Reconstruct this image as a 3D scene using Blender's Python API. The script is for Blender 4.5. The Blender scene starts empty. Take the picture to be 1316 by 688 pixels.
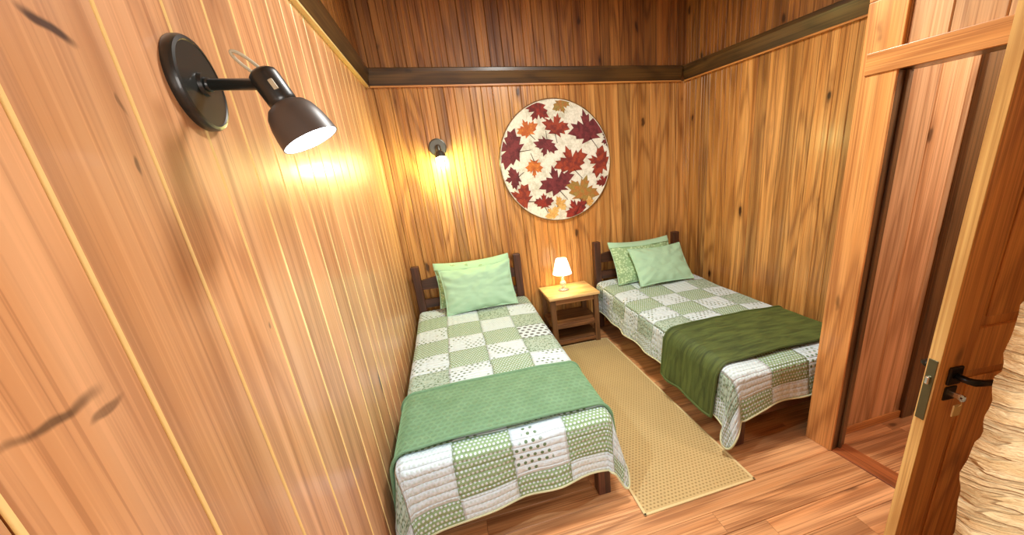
import bpy, bmesh, math, random
from mathutils import Vector, Matrix, noise
PI = math.pi
scn = bpy.context.scene
COL = scn.collection
rnd = random.Random(7)

# ------------------------------------------------------------------ tagging
def tag(o, label=None, cat=None, group=None, kind=None):
    if label: o['label'] = label
    if cat: o['category'] = cat
    if group: o['group'] = group
    if kind: o['kind'] = kind
    return o

def empty(name, loc=(0, 0, 0), rz=0.0, label=None, cat=None, group=None):
    o = bpy.data.objects.new(name, None)
    COL.objects.link(o)
    o.empty_display_size = .1
    o.location = loc
    o.rotation_euler = (0, 0, rz)
    return tag(o, label, cat, group)

# ------------------------------------------------------------------ mesh builder
class MB:
    def __init__(s):
        s.v = []; s.f = []; s.m = []; s.uv = None; s.brd = {}
    def add(s, vs, fs, mi=0, brd=None):
        b = len(s.v)
        s.v += [tuple(v) for v in vs]
        for f in fs:
            s.f.append(tuple(b + i for i in f)); s.m.append(mi)
        if brd is not None:
            for i in range(b, len(s.v)): s.brd[i] = brd
        return b
    def box(s, lo, hi, ch=0.0, mi=0, M=None, brd=None):
        bm = bmesh.new()
        bmesh.ops.create_cube(bm, size=1)
        c = [(lo[i] + hi[i]) / 2 for i in range(3)]; d = [hi[i] - lo[i] for i in range(3)]
        for v in bm.verts:
            v.co = Vector((c[i] + v.co[i] * d[i] for i in range(3)))
        if ch > 0:
            bmesh.ops.bevel(bm, geom=list(bm.edges), offset=min(ch, min(d) * .45), segments=2, profile=.5, affect='EDGES')
        s.bm(bm, mi, M, brd)
    def bm(s, bm, mi=0, M=None, brd=None):
        bm.verts.index_update()
        vs = [(M @ v.co) if M else v.co.copy() for v in bm.verts]
        fs = [[v.index for v in f.verts] for f in bm.faces]
        s.add(vs, fs, mi, brd); bm.free()
    def lathe(s, prof, n=32, M=None, mi=0, cap=True):
        vs = []; fs = []
        for (r, z) in prof:
            for k in range(n):
                a = 2 * PI * k / n
                v = Vector((r * math.cos(a), r * math.sin(a), z)); vs.append(M @ v if M else v)
        for i in range(len(prof) - 1):
            for k in range(n):
                k2 = (k + 1) % n
                fs.append((i * n + k, i * n + k2, (i + 1) * n + k2, (i + 1) * n + k))
        if cap:
            fs.append(tuple(reversed(range(n)))); fs.append(tuple((len(prof) - 1) * n + k for k in range(n)))
        s.add(vs, fs, mi)
    def tube(s, pts, r, n=10, mi=0, cap=True):
        pts = [Vector(p) for p in pts]; vs = []; fs = []
        rs = r if isinstance(r, (list, tuple)) else [r] * len(pts)
        up = None
        for i, p in enumerate(pts):
            t = (pts[min(i + 1, len(pts) - 1)] - pts[max(i - 1, 0)]).normalized()
            if up is None:
                up = Vector((0, 0, 1)) if abs(t.z) < .9 else Vector((1, 0, 0))
            a = t.cross(up).normalized(); b = a.cross(t).normalized(); up = b
            for k in range(n):
                w = 2 * PI * k / n
                vs.append(p + rs[i] * (math.cos(w) * a + math.sin(w) * b))
        for i in range(len(pts) - 1):
            for k in range(n):
                k2 = (k + 1) % n
                fs.append((i * n + k, i * n + k2, (i + 1) * n + k2, (i + 1) * n + k))
        if cap:
            fs.append(tuple(reversed(range(n)))); fs.append(tuple((len(pts) - 1) * n + k for k in range(n)))
        s.add(vs, fs, mi)
    def prism(s, prof, axis, a, b, mi=0, brd=None, fm=None):
        """profile in the two axes other than axis, extruded from a to b"""
        n = len(prof); vs = []
        for t in (a, b):
            for (p, q) in prof:
                v = [0, 0, 0]; o = [i for i in range(3) if i != axis]
                v[axis] = t; v[o[0]] = p; v[o[1]] = q; vs.append(v)
        fs = [(i, (i + 1) % n, n + (i + 1) % n, n + i) for i in range(n)]
        fs += [tuple(reversed(range(n))), tuple(range(n, 2 * n))]
        s.add(vs, fs, mi, brd)
        for k in (fm or []): s.m[len(s.m) - len(fs) + k[0]] = k[1]
    def build(s, name, mats, parent=None, smooth=False, M=None, sharp=None):
        me = bpy.data.meshes.new(name)
        me.from_pydata(s.v, [], s.f)
        for m in (mats if isinstance(mats, (list, tuple)) else [mats]): me.materials.append(m)
        me.polygons.foreach_set('material_index', s.m)
        bm = bmesh.new(); bm.from_mesh(me)
        bmesh.ops.recalc_face_normals(bm, faces=bm.faces)
        if s.uv:
            ul = bm.loops.layers.uv.new('UVMap')
            bm.verts.ensure_lookup_table()
            for f in bm.faces:
                for l in f.loops: l[ul].uv = s.uv[l.vert.index]
        bm.to_mesh(me); bm.free()
        at = me.attributes.new('brd', 'FLOAT', 'POINT')
        at.data.foreach_set('value', [s.brd.get(i, 0.37) for i in range(len(me.vertices))])
        if smooth:
            me.polygons.foreach_set('use_smooth', [True] * len(me.polygons))
            if sharp:
                me.set_sharp_from_angle(angle=math.radians(sharp))
        o = bpy.data.objects.new(name, me); COL.objects.link(o)
        if parent: o.parent = parent
        if M: o.matrix_world = M
        return o

# ------------------------------------------------------------------ node DSL
class NT:
    def __init__(s, name):
        s.mat = bpy.data.materials.new(name); s.mat.use_nodes = True
        s.t = s.mat.node_tree; s.t.nodes.clear()
        s.out = s.t.nodes.new('ShaderNodeOutputMaterial')
    def n(s, typ, inp=None, **kw):
        nd = s.t.nodes.new('ShaderNode' + typ)
        for k, v in kw.items(): setattr(nd, k, v)
        for k, v in (inp or {}).items(): s.set(nd.inputs[k], v)
        return nd
    def set(s, sock, v):
        if isinstance(v, bpy.types.NodeSocket): s.t.links.new(v, sock)
        elif isinstance(v, bpy.types.Node): s.t.links.new(v.outputs[0], sock)
        else:
            if sock.type == 'RGBA' and len(v) == 3: v = (*v, 1)
            sock.default_value = v
    def m(s, op, a, b=0.0, c=0.0, clamp=False):
        nd = s.n('Math', {0: a, 1: b, 2: c}, operation=op); nd.use_clamp = clamp
        return nd.outputs[0]
    def vm(s, op, a, b=(0, 0, 0)):
        nd = s.n('VectorMath', {0: a, 1: b}, operation=op)
        return nd.outputs[0]
    def ramp(s, fac, stops, interp='LINEAR'):
        nd = s.n('ValToRGB', {0: fac}); cr = nd.color_ramp; cr.interpolation = interp
        while len(cr.elements) > 1: cr.elements.remove(cr.elements[-1])
        for i, (p, c) in enumerate(stops):
            e = cr.elements[0] if i == 0 else cr.elements.new(p)
            e.position = p; e.color = (*c, 1) if not isinstance(c, float) else (c, c, c, 1)
        return nd.outputs[0]
    def mix(s, fac, a, b, mode='MIX'):
        nd = s.n('Mix', data_type='RGBA', blend_type=mode)
        s.set(nd.inputs[0], fac); s.set(nd.inputs[6], a); s.set(nd.inputs[7], b)
        return nd.outputs[2]
    def sstep(s, x, a, b):
        nd = s.n('MapRange', {0: x, 1: a, 2: b, 3: 0.0, 4: 1.0}, interpolation_type='SMOOTHSTEP')
        return nd.outputs[0]
    def noise(s, vec, scale, detail=2.0, rough=.5, dist=0.0):
        return s.n('TexNoise', {'Vector': vec, 'Scale': scale, 'Detail': detail, 'Roughness': rough, 'Distortion': dist})
    def bsdf(s, base, rough=.5, bump=None, bstr=.3, bdist=.01, **kw):
        b = s.n('BsdfPrincipled')
        s.set(b.inputs['Base Color'], base); s.set(b.inputs['Roughness'], rough)
        for k, v in kw.items(): s.set(b.inputs[k.replace('_', ' ')], v)
        if bump is not None:
            bp = s.n('Bump', {'Strength': bstr, 'Distance': bdist, 'Height': bump})
            s.set(b.inputs['Normal'], bp.outputs[0])
        s.t.links.new(b.outputs[0], s.out.inputs[0]); return b

def srgb(r, g, b):
    f = lambda c: (c / 255) / 12.92 if c / 255 <= .04045 else ((c / 255 + .055) / 1.055) ** 2.4
    return (f(r), f(g), f(b))

def wood(name, light, mid, dark, axis=2, knots=1.0, rough=.32, contrast=1.0, vary=.5, scale=1.0, coat=.25, bump=.15, marks=()):
    """grain runs along the object axis given; each board has its own tone and grain through the brd attribute"""
    t = NT(name)
    co = t.n('TexCoord').outputs['Object']
    br = t.n('Attribute', attribute_name='brd').outputs['Fac']
    off = t.n('CombineXYZ', {0: t.m('MULTIPLY', br, 13.7), 1: t.m('MULTIPLY', br, 29.3), 2: t.m('MULTIPLY', br, 41.1)})
    p = t.vm('ADD', co, off.outputs[0])
    st = [1.0, 1.0, 1.0]; st[axis] = .12
    ps = t.vm('MULTIPLY', p, tuple(x * scale for x in st))
    big = t.noise(ps, 5.0, 1.5, .45, .3).outputs[0]
    rings = t.m('SINE', t.m('MULTIPLY', big, 46.0))
    rings = t.m('MULTIPLY_ADD', rings, .5, .5)
    rings = t.m('POWER', rings, 2.2)
    sf = [1.0, 1.0, 1.0]; sf[axis] = .018
    fine = t.noise(t.vm('MULTIPLY', p, tuple(x * scale for x in sf)), 75.0, 3.0, .6).outputs[0]
    streak = t.noise(t.vm('MULTIPLY', p, tuple(x * scale for x in sf)), 16.0, 2.0, .5).outputs[0]
    c = t.mix(t.sstep(streak, .3, .7), light, mid)
    c = t.mix(t.m('MULTIPLY', rings, .55 * contrast), c, dark)
    c = t.mix(t.m('MULTIPLY', t.sstep(fine, .48, .75), .45 * contrast), c, dark)
    sl = [1.0, 1.0, 1.0]; sl[axis] = .01
    lines = t.noise(t.vm('MULTIPLY', p, tuple(x * scale for x in sl)), 150.0, 2.0, .55).outputs[0]
    c = t.mix(t.m('MULTIPLY', t.sstep(lines, .56, .66), .5 * contrast), c, dark)
    c = t.mix(t.m('MULTIPLY', t.sstep(lines, .46, .36), .3 * contrast), c, tuple(min(1, x * 1.35) for x in light))
    # board-to-board tone
    tone = t.ramp(br, [(0.0, (1 - .45 * vary,) * 3), (.35, (1 - .1 * vary, 1 - .14 * vary, 1 - .2 * vary)), (.7, (1.0, 1.0, 1.0)), (1.0, (1 + .15 * vary, 1 + .12 * vary, 1 + .1 * vary))])
    c = t.mix(1.0, c, tone, 'MULTIPLY')
    # knots and resin streaks
    kst = [1.0, 1.0, 1.0]; kst[axis] = .42
    wob = t.noise(p, 9.0, 2.0).outputs['Color']
    kp = t.vm('ADD', t.vm('MULTIPLY', p, tuple(x * scale for x in kst)), t.vm('MULTIPLY', wob, (.035, .035, .035)))
    vo = t.n('TexVoronoi', {'Vector': kp, 'Scale': 4.6})
    d = vo.outputs['Distance']
    sel = t.m('GREATER_THAN', t.n('SeparateColor', {0: vo.outputs['Color']}).outputs[0], .38)
    kn = t.m('MULTIPLY', t.m('SUBTRACT', 1.0, t.sstep(d, .045, .105)), sel)
    halo = t.m('MULTIPLY', t.m('SUBTRACT', 1.0, t.sstep(d, .07, .24)), sel)
    c = t.mix(t.m('MULTIPLY', halo, .35 * knots), c, dark)
    c = t.mix(t.m('MULTIPLY', kn, .85 * knots), c, tuple(x * .22 for x in dark))
    for (mx, mz, rx_, rz_, tilt, amt) in marks:                          # resin pockets and big knots of this wall
        q = t.vm('SUBTRACT', t.vm('ADD', co, t.vm('MULTIPLY', t.vm('SUBTRACT', wob, (.5, .5, .5)), (.05, 0, .09))), (mx, 0, mz))
        sp = t.n('SeparateXYZ', {0: q}); ca, sa = math.cos(tilt), math.sin(tilt)
        ex = t.m('DIVIDE', t.m('ADD', t.m('MULTIPLY', sp.outputs[0], ca), t.m('MULTIPLY', sp.outputs[2], sa)), rx_)
        ez = t.m('DIVIDE', t.m('SUBTRACT', t.m('MULTIPLY', sp.outputs[2], ca), t.m('MULTIPLY', sp.outputs[0], sa)), rz_)
        e = t.m('SQRT', t.m('ADD', t.m('MULTIPLY', ex, ex), t.m('MULTIPLY', ez, ez)))
        e = t.m('ADD', e, t.m('MULTIPLY', t.m('SUBTRACT', streak, .5), 1.2))
        c = t.mix(t.m('MULTIPLY', t.m('SUBTRACT', 1.0, t.sstep(e, .35, 1.0)), amt), c, tuple(x * .18 for x in dark))
    h = t.m('ADD', t.m('MULTIPLY', fine, .5), t.m('MULTIPLY', rings, .25))
    t.bsdf(c, t.m('MULTIPLY_ADD', fine, .18, rough - .06), h, bump, .004, Coat_Weight=coat, Coat_Roughness=.18)
    return t.mat

def plain(name, col, rough=.5, nscale=30.0, namt=.15, bump=.0, **kw):
    t = NT(name); co = t.n('TexCoord').outputs['Object']
    nz = t.noise(co, nscale, 3.0).outputs[0]
    c = t.mix(t.m('MULTIPLY', nz, namt * 2), col, tuple(x * .55 for x in col))
    t.bsdf(c, rough, nz if bump else None, bump, .003, **kw)
    return t.mat

def emit(name, col, strength):
    t = NT(name); e = t.n('Emission', {'Color': col, 'Strength': strength})
    t.t.links.new(e.outputs[0], t.out.inputs[0]); return t.mat

M = {}
MARKS = [(2.345, 1.893, .060, .013, -.44, .95), (2.085, 1.413, .085, .014, .06, .75), (2.16, 1.385, .04, .010, .2, .6), (2.411, 1.706, .007, .022, 0.0, .7), (2.44, 1.80, .006, .016, .0, .5), (2.66, 1.33, .006, .014, 0.0, .6)]
M['pine'] = wood('honey_pine_panelling', srgb(214, 162, 94), srgb(190, 132, 68), srgb(116, 66, 28), vary=1.0)
M['pine_u'] = wood('shade_toned_upper_panelling', srgb(176, 122, 62), srgb(150, 96, 44), srgb(88, 46, 18), vary=.7, coat=.0, rough=.5)  # upper boards coloured darker to stand in for the dimmer light there
M['pine_l'] = wood('varnished_pine_boards', srgb(226, 174, 128), srgb(212, 154, 104), srgb(146, 88, 52), vary=.35, rough=.38, knots=1.0, contrast=.72, scale=.7, coat=.25, marks=MARKS)
M['pine_r'] = wood('knotty_pine_panelling', srgb(218, 164, 94), srgb(194, 134, 68), srgb(114, 64, 26), vary=.9, knots=1.2)
M['seam'] = plain('pale_edge_highlight', srgb(244, 214, 146), .35, 40, .15)  # cream colour paints in the bright highlight lines along edges
M['pine_h'] = wood('pink_pine_panelling', srgb(232, 190, 144), srgb(218, 170, 120), srgb(150, 100, 60), vary=.4)
M['trimd'] = wood('dark_stained_trim', srgb(96, 70, 34), srgb(74, 50, 22), srgb(36, 22, 10), axis=0, vary=.2, knots=.6, rough=.4)
M['casing'] = wood('door_casing_pine', srgb(228, 168, 100), srgb(212, 146, 78), srgb(150, 90, 42), vary=.25, knots=.8)
M['casingx'] = wood('door_header_pine', srgb(228, 168, 100), srgb(212, 146, 78), srgb(150, 90, 42), axis=0, vary=.25, knots=.8)
M['floor'] = wood('reddish_floorboards', srgb(220, 164, 112), srgb(202, 140, 88), srgb(128, 76, 42), axis=0, vary=.6, rough=.3, knots=.8)
M['bedwood'] = wood('dark_bed_timber', srgb(96, 56, 36), srgb(76, 42, 26), srgb(34, 18, 12), vary=.3, rough=.45, knots=.4)
M['bedwoodx'] = wood('dark_bed_timber_rail', srgb(96, 56, 36), srgb(76, 42, 26), srgb(34, 18, 12), axis=0, vary=.3, rough=.45, knots=.4)
M['bedwoody'] = wood('dark_bed_timber_side', srgb(96, 56, 36), srgb(76, 42, 26), srgb(34, 18, 12), axis=1, vary=.3, rough=.45, knots=.4)
M['tabletop'] = wood('pale_table_top', srgb(236, 204, 146), srgb(222, 184, 120), srgb(170, 120, 66), axis=0, vary=.2, knots=.3, rough=.4)
M['tablewood'] = wood('brown_table_timber', srgb(140, 98, 58), srgb(116, 76, 42), srgb(60, 36, 18), vary=.3, knots=.5, rough=.45)
M['tablewoodx'] = wood('brown_table_shelf', srgb(150, 102, 58), srgb(122, 78, 42), srgb(62, 36, 18), axis=0, vary=.3, knots=.5, rough=.45)
M['leafwood'] = wood('door_leaf_pine', srgb(224, 156, 88), srgb(206, 134, 68), srgb(146, 82, 36), vary=.3, knots=.7, rough=.35)
M['leafedge'] = wood('door_edge_pale_pine', srgb(240, 204, 132), srgb(230, 188, 112), srgb(190, 140, 74), vary=.2, knots=.3, rough=.4)
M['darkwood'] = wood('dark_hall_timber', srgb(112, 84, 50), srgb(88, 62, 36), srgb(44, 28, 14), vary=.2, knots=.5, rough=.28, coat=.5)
M['black'] = plain('black_lamp_metal', (.012, .015, .014), .38, 60, .1, Coat_Weight=.3)
M['shadegrey'] = plain('lampshade_with_wall_bounce', (.085, .07, .06), .42, 60, .1)  # lamp shade lightened in colour to carry reflected wall light
M['pewter'] = plain('pewter_lamp_metal', (.12, .12, .10), .35, 60, .1, Metallic=.7)
M['iron'] = plain('dark_bronze_handle', (.018, .014, .012), .35, 60, .1, Metallic=.6)
M['brass'] = plain('aged_brass_plate', (.16, .15, .08), .42, 40, .2, Metallic=.7)
M['chrome'] = plain('bright_steel', (.7, .7, .66), .22, 40, .1, Metallic=1.0)
M['cord'] = plain('cream_cord_rubber', (.5, .46, .32), .5, 60, .1)
M['white_in'] = plain('white_reflector', (.85, .86, .86), .4, 60, .03)
M['mattress'] = plain('white_mattress_ticking', (.7, .7, .66), .8, 60, .1)
M['led'] = emit('cool_white_lamp_bulb', (.90, .96, 1.0), 14.0)
M['bulb_b'] = emit('white_sconce_bulb', (.92, .97, 1.0), 40.0)
M['warmbulb'] = emit('warm_table_bulb', (1.0, .72, .38), 30.0)

# mint pillow cotton
def cotton(name, col, dk):
    t = NT(name); co = t.n('TexCoord').outputs['Object']
    nz = t.noise(co, 7.0, 2.0).outputs[0]
    wv = t.noise(co, 220.0, 1.0).outputs[0]
    c = t.mix(t.m('MULTIPLY', nz, .35), col, dk)
    t.bsdf(c, .75, wv, .15, .001, Sheen_Weight=.15)
    return t.mat
M['mint'] = cotton('mint_green_cotton', srgb(172, 212, 178), srgb(138, 180, 142))

def dots(t, uv, pitch, rad, soft=.04, stagger=True):
    """staggered round dots: 1 inside a dot"""
    s = t.vm('MULTIPLY', uv, (1 / pitch, 1 / pitch, 0))
    sp = t.n('SeparateXYZ', {0: s}); x, y = sp.outputs[0], sp.outputs[1]
    if stagger:
        x = t.m('ADD', x, t.m('MULTIPLY', t.m('MODULO', t.m('FLOOR', t.m('ADD', y, 400.0)), 2.0), .5))
    fx = t.m('SUBTRACT', t.m('FRACT', x), .5); fy = t.m('SUBTRACT', t.m('FRACT', y), .5)
    d = t.m('SQRT', t.m('ADD', t.m('MULTIPLY', fx, fx), t.m('MULTIPLY', fy, fy)))
    return t.m('SUBTRACT', 1.0, t.sstep(d, rad - soft, rad + soft))

def sham(name):
    t = NT(name); co = t.n('TexCoord').outputs['Object']
    d = t.n('TexVoronoi', {'Vector': co, 'Scale': 48.0}).outputs['Distance']
    f = t.sstep(d, .28, .5)
    c = t.mix(f, srgb(190, 216, 172), srgb(146, 178, 130))
    t.bsdf(c, .8, d, .2, .002)
    return t.mat
M['sham'] = sham('printed_green_sham')

def quilt_mat(name, spot):
    t = NT(name); uv = t.n('TexCoord').outputs['UV']
    PU, PV = .262, .258
    warp = t.vm('MULTIPLY', t.vm('SUBTRACT', t.noise(uv, 6.0, 1.0).outputs['Color'], (.5, .5, .5)), (.02, .02, 0))
    w = t.vm('ADD', uv, warp)
    sp = t.n('SeparateXYZ', {0: w})
    u = t.m('DIVIDE', t.m('ADD', sp.outputs[0], 5 * PU), PU); v = t.m('DIVIDE', t.m('ADD', sp.outputs[1], 5 * PV), PV)
    iu, iv = t.m('FLOOR', u), t.m('FLOOR', v); fu, fv = t.m('FRACT', u), t.m('FRACT', v)
    chk = t.m('MODULO', t.m('ADD', iu, iv), 2.0)                       # 1 green patch, 0 white patch
    idv = t.n('CombineXYZ', {0: iu, 1: iv, 2: 3.0}).outputs[0]
    wn = t.n('TexWhiteNoise', {'Vector': idv}, noise_dimensions='3D')
    r1 = wn.outputs[0]; rc = t.n('SeparateColor', {0: wn.outputs[1]}); r2 = rc.outputs[0]; r3 = rc.outputs[1]
    white = srgb(206, 222, 226); green = srgb(136, 164, 120); dgreen = srgb(96, 122, 86); grey = srgb(92, 96, 92); pale = srgb(190, 206, 176)
    d_small = dots(t, w, .0195, .29); d_mid = dots(t, w, .028, .27); d_big = dots(t, w, .050, .30)
    d_spr = t.m('MULTIPLY', dots(t, w, .034, .24), t.sstep(t.noise(w, 7.0, 1.0).outputs[0], .47, .53))
    # green patches: white dots on green / leafy mottling
    leafy = t.sstep(t.n('TexVoronoi', {'Vector': uv, 'Scale': 62.0}).outputs['Distance'], .22, .5)
    gA = t.mix(d_small, green, white)
    gB = t.mix(leafy, dgreen, t.mix(.4, green, white))
    gC = t.mix(d_mid, t.mix(.35, green, white), dgreen)
    g = t.mix(t.m('GREATER_THAN', r1, .45), gA, gB); g = t.mix(t.m('GREATER_THAN', r1, .8), g, gC)
    # white patches: sparse dots, plain, or big grey dots
    wA = t.mix(d_spr, white, dgreen)
    wB = t.mix(t.m('MULTIPLY', d_small, .25), white, green)
    wC = t.mix(d_big, white, grey)
    wh = t.mix(t.m('GREATER_THAN', r2, .72), wA, wB); hit = t.m('MULTIPLY', t.m('COMPARE', iu, spot[0], .5), t.m('COMPARE', iv, spot[1], .5)); wh = t.mix(hit, wh, wC)
    c = t.mix(chk, wh, g)
    eu_ = t.m('MINIMUM', fu, t.m('SUBTRACT', 1.0, fu)); ev_ = t.m('MINIMUM', fv, t.m('SUBTRACT', 1.0, fv))
    # printed border: green-dotted white
    bu = t.m('ABSOLUTE', sp.outputs[0])
    bA = t.mix(leafy, green, white)
    lowv = t.m('GREATER_THAN', sp.outputs[1], 2.44)
    c = t.mix(t.m('MULTIPLY', t.m('SUBTRACT', 1.0, t.sstep(t.m('MINIMUM', eu_, ev_), .0, .022)), .45), c, dgreen)
    brd = t.m('MAXIMUM', t.m('GREATER_THAN', bu, .66), lowv)
    c = t.mix(brd, c, t.mix(t.m('GREATER_THAN', r3, .5), bA, t.mix(d_small, white, green)))
    # stitched seams and quilting channels
    eu = t.m('MINIMUM', fu, t.m('SUBTRACT', 1.0, fu)); ev = t.m('MINIMUM', fv, t.m('SUBTRACT', 1.0, fv))
    seam = t.sstep(t.m('MINIMUM', eu, ev), .0, .05)
    ch = t.m('ABSOLUTE', t.m('SINE', t.m('MULTIPLY', sp.outputs[1], PI / .032)))
    ch2 = t.m('ABSOLUTE', t.m('SINE', t.m('MULTIPLY', sp.outputs[0], PI / .045)))
    puck = t.noise(uv, 42.0, 2.0).outputs[0]
    h = t.m('ADD', t.m('ADD', t.m('MULTIPLY', seam, .6), t.m('MULTIPLY', t.m('POWER', ch, .5), .5)), t.m('ADD', t.m('MULTIPLY', puck, .7), t.m('MULTIPLY', ch2, .2)))
    t.bsdf(c, .85, h, .8, .016, Sheen_Weight=.1)
    return t.mat
M['quilt'] = quilt_mat('green_patchwork_quilting', (6.0, 8.0)); M['quilt_r'] = quilt_mat('cream_patchwork_quilting', (50.0, 50.0))
M['binding'] = cotton('pale_quilt_binding', srgb(205, 208, 168), srgb(170, 176, 132))

def plush(name, col, dk, embossed):
    t = NT(name); uv = t.n('TexCoord').outputs['UV']
    nz = t.noise(uv, 9.0, 3.0, .6).outputs[0] if embossed else t.noise(t.vm('MULTIPLY', uv, (5.0, 26.0, 1.0)), 1.0, 3.0, .6, .6).outputs[0]
    fz = t.noise(uv, 260.0, 2.0).outputs[0]
    c = t.mix(t.sstep(nz, .3, .7), col, dk)
    h = t.m('ADD', t.m('MULTIPLY', fz, .4), t.m('MULTIPLY', nz, 1.6))
    if embossed:
        d = dots(t, uv, .034, .34, .1)
        c = t.mix(t.m('MULTIPLY', d, .35), c, tuple(x * .6 for x in dk))
        h = t.m('ADD', t.m('MULTIPLY', fz, .3), t.m('MULTIPLY', d, -.6))
    t.bsdf(c, .7, h, .5, .006, Sheen_Weight=.6, Sheen_Roughness=.4, Sheen_Tint=(*[min(1, x * 2.5) for x in col], 1))
    return t.mat
M['throw_l'] = plush('sage_green_plush', srgb(112, 150, 114), srgb(98, 136, 100), True)
M['throw_r'] = plush('olive_green_plush', srgb(82, 98, 44), srgb(46, 60, 22), False)

def rug_mat():
    t = NT('woven_beige_rug'); uv = t.n('TexCoord').outputs['Object']
    d = dots(t, uv, .021, .26, .1)
    n1 = t.noise(uv, 5.0, 2.0).outputs[0]; n2 = t.noise(uv, 300.0, 2.0).outputs[0]
    base = t.mix(t.m('MULTIPLY', n1, .4), srgb(206, 178, 122), srgb(178, 148, 92))
    c = t.mix(t.m('MULTIPLY', d, .75), base, srgb(138, 112, 66))
    c = t.mix(t.m('MULTIPLY', n2, .25), c, srgb(120, 96, 60))
    t.bsdf(c, .9, t.m('SUBTRACT', n2, d), .5, .004)
    return t.mat
M['rug'] = rug_mat()
M['rugedge'] = cotton('rug_binding', srgb(214, 192, 138), srgb(180, 156, 104))

def canvas_mat():
    t = NT('white_leaf_print_canvas'); co = t.n('TexCoord').outputs['Object']
    n1 = t.noise(co, 14.0, 4.0, .65).outputs[0]
    v = t.n('TexVoronoi', {'Vector': co, 'Scale': 26.0}, feature='DISTANCE_TO_EDGE').outputs['Distance']
    c = t.mix(t.sstep(n1, .42, .7), srgb(236, 236, 222), srgb(196, 196, 176))
    c = t.mix(t.m('MULTIPLY', t.m('SUBTRACT', 1.0, t.sstep(v, .0, .05)), .3), c, srgb(150, 146, 112))
    t.bsdf(c, .7)
    return t.mat
M['canvas'] = canvas_mat()
def leafprint(name, a, b):
    t = NT(name); co = t.n('TexCoord').outputs['Object']
    n1 = t.noise(co, 22.0, 4.0, .6).outputs[0]
    v = t.n('TexVoronoi', {'Vector': co, 'Scale': 30.0}, feature='DISTANCE_TO_EDGE').outputs['Distance']
    c = t.mix(t.sstep(n1, .35, .65), a, b)
    c = t.mix(t.m('MULTIPLY', t.m('SUBTRACT', 1.0, t.sstep(v, .0, .06)), .5), c, tuple(x * .4 for x in a))
    t.bsdf(c, .7)
    return t.mat
LEAFM = [leafprint('maroon_leaf_print', srgb(92, 26, 34), srgb(122, 44, 50)), leafprint('rust_leaf_print', srgb(164, 64, 34), srgb(112, 34, 28)),
         leafprint('orange_leaf_print', srgb(214, 128, 52), srgb(176, 84, 32)), leafprint('olive_leaf_print', srgb(150, 130, 62), srgb(176, 112, 50)),
         leafprint('red_leaf_print', srgb(152, 44, 30), srgb(96, 24, 24)), leafprint('gold_leaf_print', srgb(222, 186, 112), srgb(206, 150, 72)),
         leafprint('leaf_stem_print', srgb(90, 70, 44), srgb(70, 50, 34))]

def stone_mat():
    t = NT('cream_rough_stone'); co = t.n('TexCoord').outputs['Object']
    p = t.vm('MULTIPLY', co, (1.3, 1.3, 9.0))
    n1 = t.noise(p, 6.0, 5.0, .6, .6).outputs[0]; n2 = t.noise(p, 30.0, 3.0, .6).outputs[0]
    c = t.mix(t.sstep(n1, .35, .65), srgb(236, 218, 172), srgb(216, 190, 138))
    c = t.mix(t.m('MULTIPLY', t.sstep(n2, .5, .75), .5), c, srgb(150, 116, 70))
    w = t.m('SINE', t.m('MULTIPLY_ADD', t.noise(p, 2.2, 3.0, .5).outputs[0], 34.0, 0.0))
    gr = t.m('SUBTRACT', 1.0, t.sstep(w, -1.0, -.6))
    c = t.mix(t.m('MULTIPLY', gr, .32), c, srgb(142, 108, 62))
    t.bsdf(c, .8, t.m('SUBTRACT', t.m('ADD', n1, t.m('MULTIPLY', n2, .4)), t.m('MULTIPLY', gr, .5)), .8, .02)
    return t.mat
M['stone'] = stone_mat()

def glass_mat(name, col, rough=.05):
    t = NT(name)
    t.bsdf(col, rough, Transmission_Weight=.75, IOR=1.4)
    return t.mat
M['glass'] = glass_mat('clear_lamp_glass', (.95, .95, .92), .12)
def shade_mat():
    t = NT('glowing_lamp_shade')
    b = t.n('BsdfPrincipled', {'Base Color': (.9, .82, .66, 1), 'Roughness': .7, 'Emission Color': (1.0, .80, .50, 1), 'Emission Strength': 5.0})
    t.t.links.new(b.outputs[0], t.out.inputs[0]); return t.mat
M['lshade'] = shade_mat()

# ------------------------------------------------------------------ room shell
def frame(ox, oy, dx, dy):
    """local X along the wall, local Y away from the room, local Z up"""
    a = math.atan2(dy, dx)
    return Matrix.Translation((ox, oy, 0)) @ Matrix.Rotation(a, 4, 'Z')

def boards(mb, x0, x1, z0, z1, wmin, wmax, seed, th=.022, c=.004, g=.0012, bead=.0, seams=None, y=0.0, pale=None, mi=0):
    pale = mi if pale is None else pale
    r = random.Random(seed); x = x0; xs = [x0]
    if seams:
        xs = [x0] + [s for s in seams if x0 < s < x1]; x = xs[-1]
    while x < x1 - wmin * .6:
        x = min(x1, x + r.uniform(wmin, wmax))
        if x1 - x < wmin * .5: x = x1
        xs.append(x)
    if xs[-1] < x1: xs[-1] = x1
    for a, b in zip(xs, xs[1:]):
        p = [(a + g, y + th), (a + g, y + c), (a + g + c, y)]
        if bead and b - a > .07:
            for q in ([a + (b - a) * .5] if r.random() < .7 else [a + (b - a) * .33, a + (b - a) * .67]):
                p += [(q - bead, y), (q, y + bead), (q + bead, y)]
        p += [(b - g - c, y), (b - g, y + c), (b - g, y + th)]
        mb.prism(p, 2, z0, z1, mi, r.random(), [(1, pale), (len(p) - 3, pale)])

HT, CEIL, YF = 2.407, 3.15, -5.4
F_BACK = frame(0, 0, 1, 0)
F_LEFT = frame(-.0019 + .0103 * YF, YF, .0103, 1)
LLEN = -YF / math.cos(math.atan(.0103))
F_RIGHT = frame(2.934, 0, .11, -1)
DE = Vector((.1127, -1)).normalized()
DX0, DY0 = 2.3422, -2.3622
F_DOOR = frame(DX0, DY0, .1127, -1)

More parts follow.
